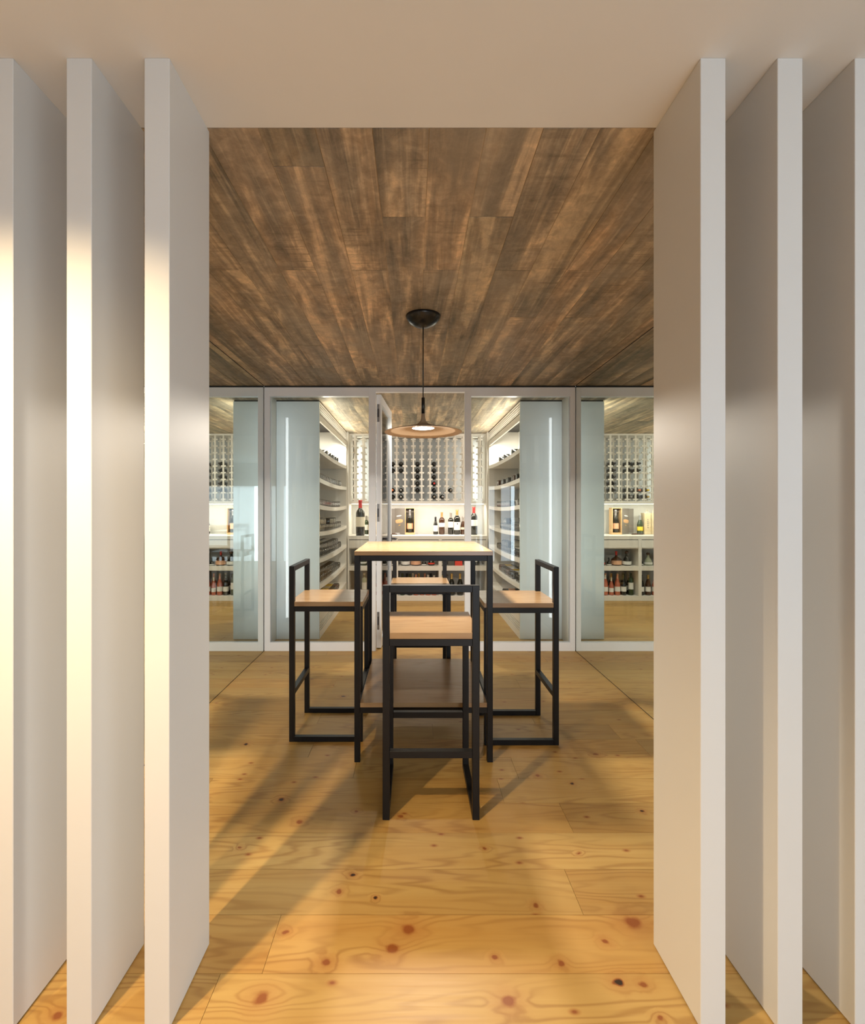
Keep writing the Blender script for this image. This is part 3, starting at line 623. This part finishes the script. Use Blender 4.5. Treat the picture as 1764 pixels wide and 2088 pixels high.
def blob(x0, x1, z0, z1, seed, mat_, nm):
    r = random.Random(seed); bm = bmesh.new(); vs = []
    n = 22
    for i in range(n):
        a = 2*PI*i/n; kx = 0.5+0.5*math.cos(a)*(1-0.12*r.random()); kz = 0.5+0.5*math.copysign(abs(math.sin(a))**0.5, math.sin(a))*(1-0.15*r.random())
        vs.append(bm.verts.new((x0+(x1-x0)*kx, 0, z0+(z1-z0)*kz+(kx-0.5)*0.012)))
    f = bm.faces.new(vs); e = bmesh.ops.extrude_face_region(bm, geom=[f])
    bmesh.ops.translate(bm, vec=(0, -0.0012, 0), verts=[v for v in e['geom'] if isinstance(v, bmesh.types.BMVert)])
    return obj(nm, bm, lid, mat=mat_)
blob(-0.165, -0.065, 0.270, 0.288, 1, 'white', 'printed_script'); blob(-0.185, -0.035, 0.165, 0.230, 2, 'gold', 'printed_emblem'); blob(-0.125, -0.085, 0.128, 0.142, 3, 'goldfoil', 'printed_mark')
bottle('champagne', 'dkglass', 'silver', 'peach', (-0.045, 7.28+0.058, ZC+0.031), 'dark champagne bottle with peach label inside the open gift box', None, (0, 0, 0), 1.1, 28, (0.05, 0.13))
# corkscrew lying
ck = thing('corkscrew', 'dark folded corkscrew lying on the counter beside the gift box', 'corkscrew', (-0.30, 7.22, ZC), (0, 0, 0.1))
obj('body', boxes([(-0.11, 0.06, -0.012, 0.012, 0.003, 0.022)], bev=0.004), ck, mat='brglass')
obj('lever', boxes([(0.03, 0.10, -0.010, 0.010, 0.012, 0.026)], bev=0.002), ck, mat='steel')
obj('worm', boxes([(-0.09, 0.0, 0.014, 0.020, 0.004, 0.010)], bev=0.001), ck, mat='steel')
# wooden crates with rope handle
for x, lab in ((-0.63, 'tall pale wooden wine box with rope handle, left of two behind the door post'), (-0.525, 'tall pale wooden wine box with rope handle, right of two behind the door post')):
    c_ = thing('wine_crate', lab, 'box', (x, 7.30, ZC), group='pale wooden wine boxes on the counter')
    obj('box_body', boxes([(-0.05, 0.05, 0, 0.12, 0, 0.33)], bev=0.002), c_, mat='crate')
    obj('lid', boxes([(-0.046, 0.046, -0.005, 0.0, 0.004, 0.326)]), c_, mat='crate')
    obj('stencil', boxes([(-0.006, 0.006, -0.0062, -0.005, 0.10+0.03*i, 0.118+0.03*i) for i in range(5)]), c_, mat='box_grey')
    bm = bmesh.new(); pts = [(-0.02+0.04*i/8, 0.33+0.045*math.sin(PI*i/8)) for i in range(9)]
    for (xa, za), (xb, zb) in zip(pts, pts[1:]): box(bm, min(xa, xb)-0.003, max(xa, xb)+0.003, 0.02, 0.026, min(za, zb)-0.003, max(za, zb)+0.003)
    obj('rope_handle', bm, c_, mat='cream')
# ------------------------------------------------------------------ cabinet contents
U0 = 0.5055; L0 = 0.0685; YU = 7.10
GU = 'bottles in the upper cabinet openings'; GL = 'bottles in the lower cabinet openings'
def ub(kind, x, g, c, l, t_, sc=1.0, lo=None, y=YU, z=U0): bottle(kind, g, c, l, (x, y, z), t_, GU if z == U0 else GL, (0, 0, 0), sc, 24, lo)
ub('flask', -0.11, 'dkglass', 'brglass', 'white', 'squat decanter bottle with fan-shaped white label, upper middle cabinet', 1.15, (0.012, 0.055))
ub('squat', 0.045, 'brglass', 'red', 'peach', 'round brown bottle with tan label and red cap, upper middle cabinet', 0.98, (0.015, 0.075))
ub('flask', 0.165, 'dkglass', 'blackfoil', 'white', 'small black bottle beside the round brown one, upper middle cabinet', 0.62, (0.012, 0.035), 7.07)
ub('flask', 0.275, 'dkglass', 'red', 'redbox', 'small black bottle with magenta seal, right end of upper middle cabinet', 0.85, (0.025, 0.05), 7.08)
ub('flask', -0.745, 'grglass', 'silver', 'white', 'round dark bottle in upper left cabinet', 1.0, (0.03, 0.055))
ub('squat', -0.60, 'dkglass', 'red', 'cream', 'round black bottle with red neck in upper left cabinet', 0.95)
ub('flask', -0.43, 'clearb', 'brglass', 'white', 'clear round bottle with wooden stopper in upper left cabinet', 1.05, (0.02, 0.045))
ub('flask', -0.31, 'dkglass', 'blackfoil', 'white', 'small dark bottle at right end of upper left cabinet', 0.8)
for nm, x0, x1, m_, lab in (('gift_carton', 0.52, 0.62, 'box_dark', 'black gift carton in upper right cabinet beside the red one'), ('gift_carton', 0.625, 0.735, 'redbox', 'bright red gift carton in upper right cabinet'),
                            ('gift_carton', 0.85, 0.90, 'box_grey', 'dark grey gift carton at right end of upper right cabinet')):
    t = thing(nm, lab, 'box', ((x0+x1)/2, 7.06, U0)); w = (x1-x0)/2
    obj('carton_body', boxes([(-w, w, 0, 0.1, 0, 0.17)], bev=0.002), t, mat=m_)
    obj('carton_lid', boxes([(-w-0.001, w+0.001, -0.001, 0.101, 0.170, 0.215)], bev=0.002), t, mat=m_)
ub('flask', 0.465, 'clearb', 'silver', 'white', 'small clear bottle at left end of upper right cabinet', 0.7, (0.012, 0.05))
ub('bordeaux', 0.935, 'dkglass', 'grey_cap', 'white', 'slim bottle with white label beside the grey carton', 0.72)
lowm = [('spirit', -0.155, 'grglass', 'grglass', 'white', 'green bottle, leftmost in lower middle cabinet', 0.98), ('burgundy', -0.045, 'dkglass', 'grglass', 'white', 'dark bottle with green capsule, lower middle cabinet', 1.02),
        ('burgundy', 0.045, 'rose', 'pinkfoil', 'white', 'rose bottle with copper capsule, lower middle cabinet', 1.02), ('burgundy', 0.135, 'rose', 'cream', 'white', 'shorter rose bottle with cream capsule, lower middle cabinet', 0.86),
        ('burgundy', 0.225, 'rose', 'white', 'white', 'rose bottle with white capsule, lower middle cabinet', 1.0), ('burgundy', 0.315, 'rose', 'white', 'white', 'rose bottle at right end of lower middle cabinet', 0.98)]
for kd_, x, g, c, l, t_, sc in lowm: ub(kd_, x, g, c, l, t_, sc, None, 7.06, L0)
lowb = [(-0.18, 'dkglass', 'silver', 'dark bottle in rear row of lower middle cabinet, left'), (-0.09, 'dkglass', 'blackfoil', 'dark bottle in rear row of lower middle cabinet, second'), (0.0, 'rose', 'cream', 'rose bottle in rear row of lower middle cabinet, third'),
        (0.09, 'brglass', 'goldfoil', 'amber bottle in rear row of lower middle cabinet, fourth'), (0.18, 'rose', 'pinkfoil', 'rose bottle in rear row of lower middle cabinet, fifth'), (0.27, 'rose', 'blackfoil', 'rose bottle in rear row of lower middle cabinet, right')]
for x, g, c, t_ in lowb: ub('burgundy', x, g, c, 'white', t_, 1.02, None, 7.17, L0)
ub('champagne', 0.575, 'dkglass', 'goldfoil', 'cream', 'champagne bottle with gold neck foil, lower right cabinet', 1.0, None, 7.06, L0)
ub('champagne', 0.70, 'dkglass', 'goldfoil', 'cream', 'second champagne bottle with gold foil beside the door post', 1.0, None, 7.06, L0)
ub('champagne', 0.87, 'dkglass', 'goldfoil', 'cream', 'champagne bottle with gold foil, right end of lower right cabinet', 1.05, None, 7.06, L0)
t = thing('gift_carton', 'black carton with gold edge in lower right cabinet', 'box', (0.478, 7.05, L0))
obj('carton_body', boxes([(-0.045, 0.045, 0, 0.09, 0, 0.29)], bev=0.002), t, mat='box_dark'); obj('gold_band', boxes([(-0.046, -0.030, -0.001, 0.03, 0.20, 0.291)]), t, mat='goldfoil')
lowl = [(-0.82, 'clearb', 'cream', 'tall pale bottle, leftmost in lower left cabinet'), (-0.72, 'clearb', 'white', 'tall pale bottle, second in lower left cabinet'), (-0.61, 'rose', 'white', 'rose bottle in lower left cabinet'),
        (-0.51, 'rose', 'cream', 'second rose bottle in lower left cabinet'), (-0.41, 'brglass', 'goldfoil', 'amber bottle in lower left cabinet'), (-0.31, 'dkglass', 'blackfoil', 'dark bottle at right end of lower left cabinet')]
for x, g, c, t_ in lowl: ub('spirit' if g == 'clearb' else 'burgundy', x, g, c, 'white', t_, 1.0, None, 7.06, L0)
# switch on the cellar's left wall
sw = thing('light_switch', 'small grey light switch on the cellar left wall behind the glass', 'switch', (ML+0.001, 4.68, 1.50))
obj('plate', boxes([(0, 0.008, -0.04, 0.04, -0.04, 0.04)], bev=0.002), sw, mat='plastic')
obj('rocker', boxes([(0.008, 0.011, -0.015, 0.015, -0.025, 0.025)]), sw, mat='plastic')
